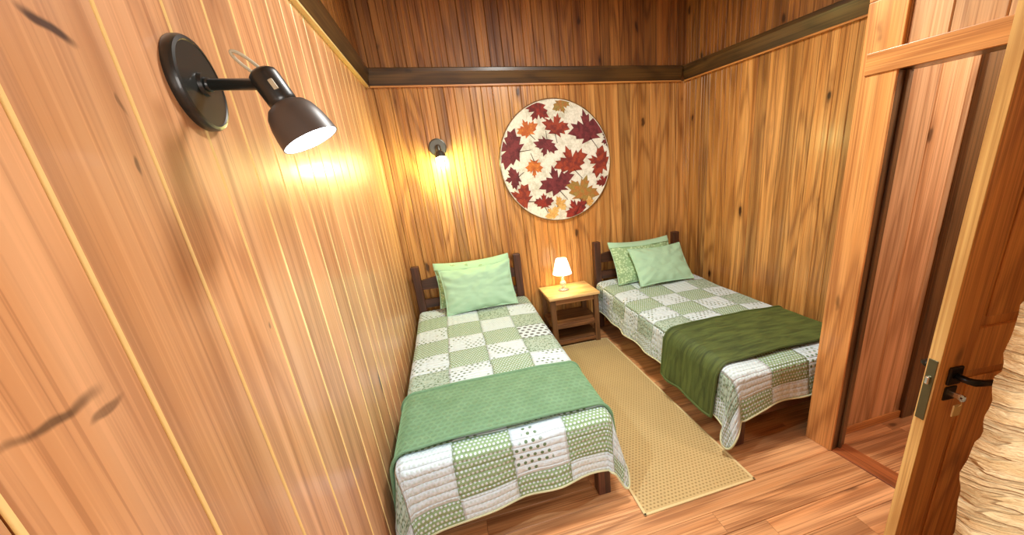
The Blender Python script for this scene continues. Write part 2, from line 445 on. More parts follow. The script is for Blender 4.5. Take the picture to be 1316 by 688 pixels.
def struct(o, kind='structure'):
    o['kind'] = kind; return o

def wall(name, Mx, x0, x1, z0, z1, mat, wmin, wmax, seed, bead=0.0, seams=None, back=.06, c=.004):
    mb = MB(); boards(mb, x0, x1, z0, z1, wmin, wmax, seed, bead=bead, seams=seams, c=c)
    mb.box((x0, .0225, z0), (x1, .0225 + back, z1))
    return struct(mb.build(name, mat, M=Mx))

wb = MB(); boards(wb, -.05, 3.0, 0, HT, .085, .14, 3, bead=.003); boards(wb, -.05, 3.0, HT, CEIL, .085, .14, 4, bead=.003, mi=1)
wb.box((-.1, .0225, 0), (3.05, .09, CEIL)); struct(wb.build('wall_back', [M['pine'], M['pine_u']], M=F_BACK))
lseams = [y - YF for y in (-3.172, -2.937, -2.722, -2.532, -2.354, -2.186, -2.02, -1.85)]
wl = MB(); boards(wl, 0, LLEN, 0, HT, .12, .17, 5, seams=[.2, .4, .6, .8, 1.0, 1.2, 1.4, 1.6, 1.8, 2.0] + lseams, c=.005, pale=1)
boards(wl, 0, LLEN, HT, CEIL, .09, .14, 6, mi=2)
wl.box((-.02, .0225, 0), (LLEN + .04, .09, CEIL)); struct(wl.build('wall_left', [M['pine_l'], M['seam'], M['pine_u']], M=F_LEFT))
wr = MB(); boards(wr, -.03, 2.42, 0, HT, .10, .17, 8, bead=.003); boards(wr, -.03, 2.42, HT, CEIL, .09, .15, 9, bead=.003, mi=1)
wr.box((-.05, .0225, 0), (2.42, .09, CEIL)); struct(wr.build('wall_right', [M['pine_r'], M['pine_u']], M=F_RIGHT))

# partition with the doorway: full-height corner board, boards over the header, and the stretch beyond the opening
OP0, OP1, OPH = .155, .875, 1.941             # opening along the partition
wd = MB()
boards(wd, .0, 3.08, OPH + .03, CEIL, .12, .17, 12, seams=[.16, .30, .46, .62, .77])
boards(wd, OP1 + .02, 3.08, 0, OPH + .03, .12, .17, 13)
wd.box((.004, .0225, OPH + .03), (3.08, .088, CEIL)); wd.box((OP1 + .02, .0225, 0), (3.08, .088, OPH + .03))
wd.box((.004, .0, 0), (OP0 - .02, .088, OPH + .03))
struct(wd.build('wall_door', M['pine_h'], M=F_DOOR))

# alcove end wall behind the foot of the far bed (its back is the hall wall)
def quadslab(name, x0, x1, y0, y1, z0, z1, mat):
    mb = MB(); mb.box((x0, y0, z0), (x1, y1, z1)); return struct(mb.build(name, mat))
wh = MB(); boards(wh, 0, .62, 0, CEIL, .2, .3, 15)
wh.box((-.035, .0225, 0), (1.9, .05, CEIL))
boards(wh, 1.02, 1.9, 0, CEIL, .12, .2, 16)
F_HALL = frame(2.445, -2.43, 1, .0)
struct(wh.build('wall_hall', M['pine_h'], M=F_HALL))
quadslab('wall_hall_end', 4.25, 4.32, -5.5, -2.36, 0, CEIL, M['pine_h'])
quadslab('wall_front', -.4, 4.32, YF - .09, YF, 0, CEIL, M['pine'])

# floor: boards run across the room
fb = MB(); r = random.Random(21); y = .05
while y > YF - .05:
    w = r.choice((.118, .122, .126)); x = -.3 - r.uniform(0, 1.2)
    while x < 4.35:
        L = r.uniform(1.3, 2.6); a, b = max(x, -.3), min(x + L, 4.35)
        if b > a:
            yy0, yy1 = y - w, y
            fb.prism([(yy0 + .0008, -.02), (yy0 + .0008, -.0015), (yy0 + .0023, 0), (yy1 - .0023, 0), (yy1 - .0008, -.0015), (yy1 - .0008, -.02)], 0, a + .0006, b - .0006, 0, r.random())
        x += L
    y -= w
fb.box((-.3, YF - .1, -.06), (4.35, .1, -.0195))
struct(fb.build('floor', M['floor']))
cb = MB()
boards(cb, -.35, 4.35, YF - .1, .1, .1, .14, 31)
co = cb.build('ceiling', M['pine'])
co.matrix_world = Matrix.Translation((0, 0, CEIL)) @ Matrix(((1, 0, 0, 0), (0, 0, 1, 0), (0, 1, 0, 0), (0, 0, 0, 1)))
struct(co)

# crown trims at the head of the lower panelling
def trim(name, Mx, x0, x1, z=HT, h=.128, d0=.012, d1=.05):
    mb = MB()
    mb.prism([(-d0, z), (-d0 - .008, z + .006), (-d1, z + h - .03), (-d1, z + h - .006), (-d1 + .006, z + h), (0, z + h), (0, z)], 0, x0, x1, 0, .5)
    mb.prism([(-d0 - .013, z - .009), (-d0 - .013, z + .003), (0, z + .003), (0, z - .009)], 0, x0, x1, 1, .5)
    return struct(mb.build(name, [M['trimd'], M['seam'] if name == 'trim_2' else M['casingx']], M=Mx))
trim('trim_1', F_BACK, .03, 2.88)
trim('trim_2', F_LEFT, 0, LLEN - .02)
trim('trim_3', F_RIGHT, .02, 2.36)
# door casing and jamb
cs = MB()
cs.box((-.002, -.02, 0), (OP0, .0, OPH + .28), .004, brd=.62)           # corner board up to the wall head
cs.box((-.002, -.02, OPH + .28), (OP0, .0, CEIL), .004, brd=.55)
struct(cs.build('trim_6', M['casing'], M=F_DOOR))
hd = MB(); hd.box((OP0 - .13, -.026, OPH), (OP1 + .16, -.0205, OPH + .085), .002, brd=.6); hd.box((OP0, -.022, OPH), (OP1 + .16, .0, OPH + .085), .004, brd=.6)
struct(hd.build('trim_7', M['casingx'], M=F_DOOR))
c2 = MB(); c2.box((OP1 + .02, -.02, 0), (OP1 + .16, .0, OPH), .004, brd=.4); struct(c2.build('trim_8', M['casing'], M=F_DOOR))
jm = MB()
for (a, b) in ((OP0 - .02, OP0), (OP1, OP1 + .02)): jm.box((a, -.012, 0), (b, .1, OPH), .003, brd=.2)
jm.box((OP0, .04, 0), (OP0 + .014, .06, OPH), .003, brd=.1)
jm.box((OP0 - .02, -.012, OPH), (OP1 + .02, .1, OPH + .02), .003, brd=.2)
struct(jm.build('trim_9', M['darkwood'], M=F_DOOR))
th = MB(); th.box((OP0, -.01, -.004), (OP1, .11, .006), .003, brd=.3); struct(th.build('trim_10', wood('threshold_board', srgb(170, 96, 50), srgb(150, 80, 40), srgb(90, 44, 20), axis=0, vary=.2, knots=.3), M=F_DOOR))
hb = MB(); hb.box((.0, -.014, 0), (.62, .0, .05), .003, brd=.7); struct(hb.build('baseboard_hall', M['casingx'], M=F_HALL))
# dark door seen through the doorway
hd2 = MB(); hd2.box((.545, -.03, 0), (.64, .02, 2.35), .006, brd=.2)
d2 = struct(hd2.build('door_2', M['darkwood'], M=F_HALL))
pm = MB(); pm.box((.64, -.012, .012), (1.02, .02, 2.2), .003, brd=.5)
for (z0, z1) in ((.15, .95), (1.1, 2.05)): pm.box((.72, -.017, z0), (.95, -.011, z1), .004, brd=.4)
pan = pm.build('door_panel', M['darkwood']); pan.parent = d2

# stone wall close to the camera on the right
def stone():
    mb = MB(); nx, nz = 60, 150; W, H = 1.15, 2.2
    ramp = []
    for j in range(nz + 1):
        z = H * j / nz
        for i in range(nx + 1):
            x = W * i / nx
            n = noise.fractal(Vector((x * 3, 7.1, z * 9)), 1.0, 2.0, 4)
            n2 = noise.noise(Vector((x * 14, 3.3, z * 60)))
            yv = -.012 * n - .006 * n2 - .006 * abs(math.sin(z * 62 + x * 9 + 3 * noise.noise(Vector((x * 3, 1, z * 4)))))
            e = 0.0
            if i == 0: e = .011 * noise.noise(Vector((2.2, 5.0, z * 7))) + .007 * noise.noise(Vector((8, 1, z * 30)))
            mb.v.append((x + e * 1.0, yv + (.016 if i == 0 else 0), z))
    for j in range(nz):
        for i in range(nx):
            a = j * (nx + 1) + i; mb.f.append((a, a + 1, a + nx + 2, a + nx + 1)); mb.m.append(0)
    # end and back
    b = len(mb.v)
    for j in range(nz + 1):
        z = H * j / nz
        mb.v.append((.21 + .012 * noise.noise(Vector((9, 4, z * 12))), .3, z)); mb.v.append((W, .3, z))
    for j in range(nz):
        a = j * (nx + 1); c = b + 2 * j
        mb.f.append((a, a + nx + 1, c + 2, c)); mb.m.append(0)
        mb.f.append((a + nx, c + 1, c + 3, a + 2 * nx + 1)); mb.m.append(0)
        mb.f.append((c, c + 2, c + 3, c + 1)); mb.m.append(0)
    a = nz * (nx + 1); c = b + 2 * nz
    mb.f.append(tuple(range(a, a + nx + 1)) + (c + 1, c)); mb.m.append(0)
    o = mb.build('wall_stone', M['stone'], smooth=True, sharp=50, M=frame(1.285, -3.545, .72, -.69))
    return struct(o)
stone()

# ------------------------------------------------------------------ open door leaf
def door_leaf():
    root = empty('door_1', (2.436, -3.235, 0.0), 0, 'open honey pine door with dark lever handle and hanging keys', 'door')
    root['kind'] = 'structure'
    L = .665
    ang = math.atan2(-3.175 + 3.235, 1.776 - 2.436)
    root.rotation_euler = (0, 0, ang)          # local x runs from the hinge to the free edge; local y: camera side is negative of room side
    T = .036; y0, y1 = 0.0, T                  # camera side is +y after the turn
    H = 1.935; z0 = .012
    mb = MB()
    mb.box((0, y0, z0), (.11, y1, H), .002, brd=.5)
    mb.box((L - .11, y0, z0), (L - .0005, y1, H), .002, brd=.62)
    for (a, b) in ((z0, .22), (.98, 1.12), (H - .2, H)): mb.box((.11, y0, a), (L - .11, y1, b), .002, brd=.45)
    body = mb.build('door_frame', M['leafwood'], root)
    em = MB(); em.box((L - .0004, y0 + .0005, z0), (L + .002, y1 - .0005, H), .0004, brd=.5); em.build('door_edge', M['leafedge'], root)
    for (a, b) in ((.22, .98), (1.12, H - .2)):
        pm = MB(); pm.box((.105, y0 + .012, a - .005), (L - .105, y1 - .012, b + .005), .001, brd=.35)
        for (c, d) in ((y1 - .0125, y1 - .006), (y0 + .006, y0 + .0125)):
            pm.box((.14, c, a + .03), (L - .14, d, b - .03), .004, brd=.4)
        pm.build('door_panel', M['leafwood'], root)
    zc = .955
    lp = MB(); lp.box((L + .0015, y0 + .005, zc - .13), (L + .0045, y1 - .005, zc + .075), .001)
    lp.build('latch_plate', M['brass'], root)
    bo = MB(); bo.box((L + .004, y0 + .012, zc - .005), (L + .014, y1 - .012, zc + .02), .003); bo.build('latch_bolt', M['chrome'], root)
    for sgn, nm in ((1, 'near'), (-1, 'far')):
        f = y1 if sgn > 0 else y0
        rs = MB(); rs.box((L - .085, min(f, f + sgn * .009), zc - .008), (L - .035, max(f, f + sgn * .009), zc + .052), .004)
        rose = rs.build('handle_rose', M['iron'], root)
        hm = MB(); y = f
        hm.tube([(L - .06, y, zc + .022), (L - .06, y + sgn * .04, zc + .022), (L - .068, y + sgn * .052, zc + .021), (L - .09, y + sgn * .055, zc + .018), (L - .13, y + sgn * .055, zc + .012), (L - .165, y + sgn * .053, zc + .012), (L - .19, y + sgn * .05, zc + .018)],
                [.010, .010, .011, .010, .009, .0085, .006], 12)
        hm.build('lever_handle', M['iron'], root, smooth=True)
        kp = MB(); kp.box((L - .082, min(f, f + sgn * .006), zc - .062), (L - .038, max(f, f + sgn * .006), zc - .016), .004)
        k = kp.build('lock_plate', M['iron'], root)
    ky = MB(); ky.box((L - .063, y1 + .005, zc - .046), (L - .057, y1 + .03, zc - .03), .001)
    ky.lathe([(.003, -.002), (.011, -.002), (.011, .002), (.003, .002)], 16, Matrix.Translation((L - .06, y1 + .036, zc - .038)) @ Matrix.Rotation(PI / 2, 4, 'Y'), cap=False)
    key = ky.build('key', M['chrome'], root)
    kt = MB(); kt.tube([(L - .06, y1 + .036, zc - .048), (L - .063, y1 + .038, zc - .06), (L - .066, y1 + .03, zc - .072)], .0012, 6)
    kt.box((L - .084, y1 + .024, zc - .108), (L - .052, y1 + .029, zc - .068), .003)
    kt.build('key_tag', plain('clear_amber_key_tag', (.72, .5, .22), .2, 40, .1, Coat_Weight=.4), root)
    for z in (.25, 1.0, 1.75):
        hg = MB(); hg.tube([(-.004, .002, z - .045), (-.004, .002, z + .045)], .006, 10); hg.build('hinge', M['brass'], root, smooth=True, sharp=40)
    return root
door_leaf()

# ------------------------------------------------------------------ beds
def dup(o, parent=None):
    c = o.copy(); COL.objects.link(c); c.parent = parent
    for ch in list(o.children):
        k = dup(ch, c); k.matrix_parent_inverse = ch.matrix_parent_inverse.copy()
    return c

BW, BL = 1.0, 2.22
def make_bed():
    root = empty('single_bed', (0, 0, 0), 0)
    for x in (0, BW - .072):
        p = MB(); p.box((x, -.072, 0), (x + .072, 0, .936), .008, brd=rnd.random()); p.build('head_post', M['bedwood'], root)
    def rail(name, z0, z1, arch):
        mb = MB(); n = 20; prof = []
        for i in range(n + 1):
            u = i / n; prof.append((.065 + u * (BW - .13), z1 + arch * (1 - (2 * u - 1) ** 2)))
        prof = [(BW - .065, z0), (.065, z0)] + prof
        mb.prism([(a, b) for a, b in prof], 1, -.052, -.018, 0, rnd.random()); mb.build(name, M['bedwoodx'], root)
    rail('head_rail', .715, .80, .045); rail('head_rail', .54, .62, 0)
    for x in (.022, BW - .052):
        s = MB(); s.box((x, -BL + .03, .17), (x + .03, -.05, .29), .004, brd=rnd.random()); s.build('side_rail', M['bedwoody'], root)
    f = MB(); f.box((.05, -BL + .012, .165), (BW - .05, -BL + .045, .285), .004, brd=.4); f.build('foot_rail', M['bedwoodx'], root)
    for x in (.012, BW - .076):
        p = MB(); p.box((x, -BL, 0), (x + .07, -BL + .07, .30), .006, brd=rnd.random()); p.build('leg', M['bedwood'], root)
    m = MB(); m.box((.045, -BL + .05, .26), (BW - .045, -.09, .475), .04); m.build('mattress', M['mattress'], root)
    return root
HL, HR = .115, .065
bedL = make_bed(); bedL.location = (.051, -HL, 0)
tag(bedL, 'dark timber single bed standing against the long left wall', 'bed', 'single beds')
bedR = dup(bedL); bedR.location = (1.826, -HR, 0); bedR.rotation_euler = (0, 0, math.radians(.8))
tag(bedR, 'dark timber single bed standing in the far alcove beyond the nightstand', 'bed', 'single beds')

def arc(d, r):
    """length d past an edge bent round radius r -> (outwards, down)"""
    if d <= 0: return (d, 0.0)
    if d < r * PI / 2:
        return (r * math.sin(d / r), r - r * math.cos(d / r))
    return (r, r + d - r * PI / 2)

def drape(name, parent, x0, x1, yh, yf, ztop, hl, hr, hf, mat, r=.05, th=.012, flare=.16, seed=0, headlift=.018, round_c=.07, waves=1.0, foot=True,
          hem=None, nu=110, nv=170, lift=0.0, wamp=.0045, uv0=(0, 0), xmin=None, binding=None, bind_r=.006, skew=0.0, cdrop=(0, 0)):
    """a cloth spread on a bed top from x0..x1, yh (head) to yf (foot), hanging hl/hr/hf on three sides"""
    w = x1 - x0; Lg = yh - yf; mb = MB(); P = {}
    S0, S1, T1 = -hl, w + hr, Lg + (hf if foot else 0)
    uvs = []
    def pos(s, t, off):
        sx, tx = s, t
        a = 0.0; sg = 0
        if s < 0: a = -s; sg = -1
        elif s > w: a = s - w; sg = 1
        b = max(0.0, t - Lg) if foot else 0.0
        bx = min(max(s, 0), w); by = min(t, Lg)
        b *= 1 + skew * (1 - bx / w)
        pc = [cdrop[0] * max(0, 1 - bx / .3) ** 2, cdrop[1] * max(0, 1 - (w - bx) / .3) ** 2]; pl = max(0, 1 - (Lg - by) / .35) ** 2
        kc = 1 + (pc[0] + pc[1]) * pl if foot or cdrop[0] else 1.0
        a *= kc; b *= kc
        up = headlift * (1 - min(1, max(0, (by - .25) / .5))) ** 2 * (3 - 2 * (1 - min(1, max(0, (by - .25) / .5)))) if headlift else 0
        z = ztop + up
        s_, t_ = x0 + s, yh - t
        n1 = noise.fractal(Vector((s_ * 3 + seed, t_ * 3, seed * 1.7)), 1.0, 2.0, 3)
        n2 = noise.noise(Vector((s_ * 11 + seed, t_ * 14, 4.2)))
        wr = wamp * (n1 + .5 * n2)
        if a == 0 and b == 0:
            e = min(s, w - s, (Lg - t) if foot else 9)
            crown = .012 * min(1, max(0, e) / .25)
            return Vector((x0 + s, yh - t, z + wr + crown + off + lift))
        rho = math.hypot(a, b); th_ = math.atan2(a, b)     # 0 at foot side, pi/2 at the long side
        o_, d_ = arc(rho, r + lift)
        k = max(0.0, rho - r * PI / 2)
        diag = math.sin(2 * th_) ** 2 if (a > 0 and b > 0) else 0.0
        fl = flare * (.25 + 1.0 * diag) * k
        # hanging folds grow towards the hem
        if sg and b == 0: ph = t_ * 17 + seed; q = 'side'
        elif b and a == 0: ph = s_ * 15 + seed * 2; q = 'foot'
        else: ph = th_ * 7 + seed
        fo = waves * .018 * min(1, k / .25) * (.75 + math.sin(ph) * .6 + noise.noise(Vector((ph * .35, seed, 1.0))))
        out = o_ + fl + fo + off * min(1.0, rho / (r * 1.57)) + lift * .0
        dirx, diry = math.sin(th_) * sg, -math.cos(th_)
        drop = d_ * (1 + .10 * diag) - (off + lift) * max(0.0, 1 - rho / (r * 1.57))
        zz = z - drop + wr * .5
        X, Y = x0 + bx + dirx * out, yh - by + diry * out
        if xmin is not None: X = max(X, xmin - .0019 + .0103 * Y + (.0 if off == 0 else .008) - lift * .5)
        return Vector((X, Y, max(zz, .012)))
    rows = []
    for j in range(nv + 1):
        t = T1 * j / nv
        row = []
        for i in range(nu + 1):
            s = S0 + (S1 - S0) * i / nu
            ss, tt = s, t
            if hem: tt = t * (1 + 0) ; 
            # rounded lower corners
            if foot and round_c:
                cx = min(s - S0, S1 - s); cy = T1 - t
                if cx < round_c and cy < round_c:
                    dx, dy = round_c - cx, round_c - cy; dd = math.hypot(dx, dy); mx = max(dx, dy)
                    if dd > 1e-6:
                        f = mx / dd
                        dx2, dy2 = dx * f, dy * f
                        ss = S0 + round_c - dx2 if s - S0 < S1 - s else S1 - round_c + dx2
                        tt = T1 - round_c + dy2
            row.append((ss, tt))
        rows.append(row)
    for off in (0.0, -th):
        for row in rows:
            for (s, t) in row:
                mb.v.append(pos(s, t, off)); uvs.append((s - w / 2 + uv0[0], t + uv0[1]))
    N = (nu + 1) * (nv + 1)
    for j in range(nv):
        for i in range(nu):
            a = j * (nu + 1) + i
            mb.f.append((a, a + 1, a + nu + 2, a + nu + 1)); mb.m.append(0)
            mb.f.append((N + a, N + a + nu + 1, N + a + nu + 2, N + a + 1)); mb.m.append(0)
    edge = [i for i in range(nu + 1)] + [j * (nu + 1) + nu for j in range(1, nv + 1)] + [nv * (nu + 1) + i for i in range(nu - 1, -1, -1)] + [j * (nu + 1) for j in range(nv - 1, 0, -1)]
    for a, b in zip(edge, edge[1:] + edge[:1]):
        mb.f.append((a, N + a, N + b, b)); mb.m.append(0)
    mb.uv = uvs
    loop = [mb.v[e] for e in edge]
    o = mb.build(name, mat, parent, smooth=True)
    if binding:
        st = nu                                   # skip the head edge
        b2 = MB(); b2.tube([tuple(p) for p in (loop[st:] + loop[:1] if foot else loop + loop[:1])], bind_r, 8)
        bo = b2.build('binding', binding, o, smooth=True)
    return o

qL = drape('quilt', None, .095, 1.025, -HL - .085, -2.315, .500, .30, .27, .31, M['quilt'], seed=1.3, binding=M['binding'], flare=.15, xmin=.03, skew=.22, cdrop=(.1, .08))
tag(qL, 'patchwork quilt in white and sage green spread on the bed beside the left wall', 'quilt', 'patchwork quilts')
qR = drape('quilt', None, 1.872, 2.81, -HR - .085, -2.255, .500, .31, .22, .26, M['quilt_r'], seed=4.9, binding=M['binding'], flare=.2, headlift=.02, uv0=(.0, .07), cdrop=(.22, 0), round_c=.13)
tag(qR, 'patchwork quilt in cream and green spread on the far alcove bed', 'quilt', 'patchwork quilts')

def throw(x0, x1, ya, yb, hl, hr, seed, mat, lift, label, skew=0.0, **kw):
    o = drape('throw_blanket', None, x0, x1, ya, yb, .500, hl, hr, 0, mat, r=.05, th=.008, seed=seed, headlift=0, foot=False, lift=lift, nu=120, nv=60, wamp=.005, binding=mat, bind_r=.0085, **kw)
    return tag(o, label, 'blanket', 'folded throw blankets')
tL = throw(.095, 1.025, -1.75, -2.265, .42, .24, 1.3, M['throw_l'], .018, 'sage green plush throw across the foot of the bed beside the left wall', flare=.15, xmin=.03)
tR = throw(1.872, 2.81, -1.57, -2.17, .37, .2, 4.9, M['throw_r'], .018, 'dark olive plush throw across the foot of the far alcove bed', flare=.2)

# ------------------------------------------------------------------ pillows
def pillow(label, cen, w, h, th, lean, yaw, roll, mat, seed, hem=None):
    mb = MB(); n = 44; uvs = []
    for side in (1, -1):
        for j in range(n + 1):
            v = -1 + 2 * j / n
            for i in range(n + 1):
                u = -1 + 2 * i / n
                fx = max(0.0, 1 - abs(u) ** 3.0); fy = max(0.0, 1 - abs(v) ** 3.0)
                t = th * .5 * (fx ** .6) * (fy ** .6)
                x = u * w / 2 * (1 - .055 * (1 - v * v) * abs(u) ** 2)
                z = v * h / 2 * (1 - .07 * (1 - u * u) * abs(v) ** 2)
                ed = (1 - fx * fy)
                wr = .010 * noise.fractal(Vector((u * 2.6 + seed, v * 2.6, side)), 1.0, 2.0, 3) + .008 * ed * math.sin(math.atan2(v, u) * 15 + seed + 2 * noise.noise(Vector((u * 2, v * 2, seed))))
                y = -side * (t + (wr if 0 < i < n and 0 < j < n else 0) * (1 if t > .004 else .2))
                mb.v.append((x, y, z + .012 * (u * u) * (v > 0)))
    N = (n + 1) ** 2
    for j in range(n):
        for i in range(n):
            a = j * (n + 1) + i
            mb.f.append((a, a + 1, a + n + 2, a + n + 1)); mb.m.append(0)
            mb.f.append((N + a, N + a + n + 1, N + a + n + 2, N + a + 1)); mb.m.append(0)
    edge = [i for i in range(n + 1)] + [j * (n + 1) + n for j in range(1, n + 1)] + [n * (n + 1) + i for i in range(n - 1, -1, -1)] + [j * (n + 1) for j in range(n - 1, 0, -1)]
    for a, b in zip(edge, edge[1:] + edge[:1]):
        mb.f.append((a, N + a, N + b, b)); mb.m.append(0)
    loop = [Vector(mb.v[e]) for e in edge]; top = [Vector(mb.v[n * (n + 1) + i]) for i in range(n + 1)]
    o = mb.build('pillow', mat, smooth=True)
    pp = MB(); pp.tube(loop + loop[:1], .0045, 8, cap=False); pp.build('piping', M['mint'], o, smooth=True)
    if hem:
        hm = MB(); vs = []
        for k, (dy, dz) in enumerate(((-.5 * th * .80 - .006, -.055), (-.5 * th * .56 - .006, -.026), (-.006, .012), (.006, .012), (.5 * th * .56 + .006, -.026), (.5 * th * .80 + .006, -.055))):
            for p in top:
                e = max(0.0, 1 - (abs(p.x) / (w / 2)) ** 4) ** .6; sg = 1 if dy > 0 else -1
                vs.append((p.x, p.y + sg * .006 + (dy - sg * .006) * e, p.z + dz))
        m = len(top); fs = []
        for k in range(5):
            for i in range(m - 1): fs.append((k * m + i, k * m + i + 1, (k + 1) * m + i + 1, (k + 1) * m + i))
        fs.append(tuple(k * m for k in range(6))); fs.append(tuple(k * m + m - 1 for k in range(5, -1, -1)))
        for i in range(m - 1): fs.append((5 * m + i, 5 * m + i + 1, i + 1, i))
        hm.add(vs, fs); hm.build('hem', M['mint'], o, smooth=True, sharp=60)
    o.matrix_world = Matrix.Translation(cen) @ Matrix.Rotation(yaw, 4, 'Z') @ Matrix.Rotation(-lean, 4, 'X') @ Matrix.Rotation(roll, 4, 'Y')
    return tag(o, label, 'pillow', 'bed pillows')
R = math.radians
pillow('printed green pillow propped behind on the bed beside the left wall', (.594, -.272, .752), .685, .39, .09, R(23), R(-.8), R(-1), M['sham'], 1.0, True)
pillow('plain mint pillow in front on the bed beside the left wall', (.613, -.409, .724), .63, .40, .105, R(21), R(1), R(-1.5), M['mint'], 2.0)
pillow('printed green pillow propped behind on the far alcove bed', (2.29, -.325, .724), .675, .44, .09, R(34), R(0), R(.4), M['sham'], 3.0, True)
pillow('plain pale green pillow reclining in front on the far alcove bed', (2.40, -.478, .70), .60, .41, .09, R(40), R(3), R(1), M['mint'], 4.0)

# ------------------------------------------------------------------ nightstand and its lamp
def nightstand():
    x0, x1, y0, y1, H = 1.228, 1.736, -.022, -.478, .524
    root = empty('nightstand', ((x0 + x1) / 2, (y0 + y1) / 2, 0), 0, 'brown nightstand with pale wooden top and open shelves between the beds', 'nightstand')
    T = Matrix.Translation((-(x0 + x1) / 2, -(y0 + y1) / 2, 0))
    def B(name, lo, hi, mat, ch=.004, brd=.5):
        mb = MB(); mb.box(lo, hi, ch, M=T, brd=brd); return mb.build(name, mat, root)
    B('table_top', (x0, y1, H - .026), (x1, y0, H), M['tabletop'], .005)
    for x in (x0 + .012, x1 - .062):
        for y in (y1 + .012, y0 - .062): B('leg', (x, y, 0 if y > -.3 else .009), (x + .05, y + .05, H - .026), M['tablewood'], .005, rnd.random())
    mb = MB()
    mb.box((x0 + .06, y1 + .02, H - .076), (x1 - .06, y1 + .04, H - .026), .003, M=T, brd=.4)
    mb.box((x0 + .06, y0 - .04, H - .076), (x1 - .06, y0 - .02, H - .026), .003, M=T, brd=.6)
    for x in (x0 + .02, x1 - .04): mb.box((x, y1 + .06, H - .076), (x + .02, y0 - .06, H - .026), .003, M=T, brd=.5)
    mb.build('apron', M['tablewoodx'], root)
    B('shelf', (x0 + .02, y1 + .03, .225), (x1 - .02, y0 - .02, .247), M['tablewoodx'], .004, .7)
    B('shelf', (x0 + .02, y1 + .03, .05), (x1 - .02, y0 - .02, .072), M['tablewoodx'], .004, .3)
    for z in (.20, .03):
        m2 = MB()
        m2.box((x0 + .06, y1 + .016, z), (x1 - .06, y1 + .036, z + .03), .003, M=T, brd=.4)
        for x in (x0 + .022, x1 - .042): m2.box((x, y1 + .06, z), (x + .02, y0 - .06, z + .03), .003, M=T, brd=.5)
        m2.build('stretcher', M['tablewoodx'], root)
nightstand()

def table_lamp():
    root = empty('table_lamp', (1.437, -.245, .524), 0, 'small glowing table lamp with clear glass base on the nightstand', 'lamp')
    b = MB(); b.lathe([(.0, .0), (.052, .0), (.056, .004), (.05, .012), (.03, .018), (.016, .026), (.012, .036), (.024, .05), (.032, .066), (.030, .082), (.018, .096), (.010, .106), (.013, .116), (.010, .126), (.008, .15), (.0, .15)], 32, cap=False)
    b.build('lamp_base', M['glass'], root, smooth=True)
    c = MB(); c.lathe([(.004, .15), (.013, .152), (.013, .185), (.006, .19)], 20); c.build('socket', M['chrome'], root, smooth=True, sharp=40)
    s = MB(); n = 56; prof = [(.094, .165), (.090, .18), (.078, .225), (.066, .27), (.054, .312), (.050, .322)]
    vs = []; fs = []
    for off in (0, -.002):
        for (r0, z) in prof:
            for k in range(n):
                a = 2 * PI * k / n; rr = r0 + off + .0018 * (1 if k % 2 else -1); vs.append((rr * math.cos(a), rr * math.sin(a), z))
    P_ = len(prof)
    for q in (0, 1):
        for i in range(P_ - 1):
            for k in range(n):
                k2 = (k + 1) % n; o = q * P_ * n
                fs.append((o + i * n + k, o + i * n + k2, o + (i + 1) * n + k2, o + (i + 1) * n + k))
    for i in (0, P_ - 1):
        for k in range(n):
            k2 = (k + 1) % n; fs.append((i * n + k, i * n + k2, P_ * n + i * n + k2, P_ * n + i * n + k))
    s.add(vs, fs); s.build('lamp_shade', M['lshade'], root, smooth=True)
    rg = MB(); rg.lathe([(.0955, .162), (.0975, .164), (.0975, .170), (.0945, .170)], 40, cap=False)
    rg.build('shade_trim', M['chrome'], root, smooth=True)
    u = MB(); u.lathe([(.0, .19), (.012, .195), (.021, .22), (.018, .245), (.0, .255)], 20, cap=False); u.build('bulb', M['warmbulb'], root, smooth=True)
table_lamp()

# ------------------------------------------------------------------ rug
def rug():
    x0, x1, y0, y1 = 1.137, 1.798, -.44, -2.54
    mb = MB(); mb.box((x0 + .012, y1 + .012, .0005), (x1 - .012, y0 - .012, .0075), .002)
    root = mb.build('rug', M['rug'])
    tag(root, 'long beige woven rug with dotted texture lying between the two beds', 'rug')
    b = MB()
    b.box((x0, y1, .0005), (x0 + .014, y0, .0085), .002); b.box((x1 - .014, y1, .0005), (x1, y0, .0085), .002)
    b.box((x0, y1, .0005), (x1, y1 + .014, .0085), .002); b.box((x0, y0 - .014, .0005), (x1, y0, .0085), .002)
    b.build('binding', M['rugedge'], root)
rug()

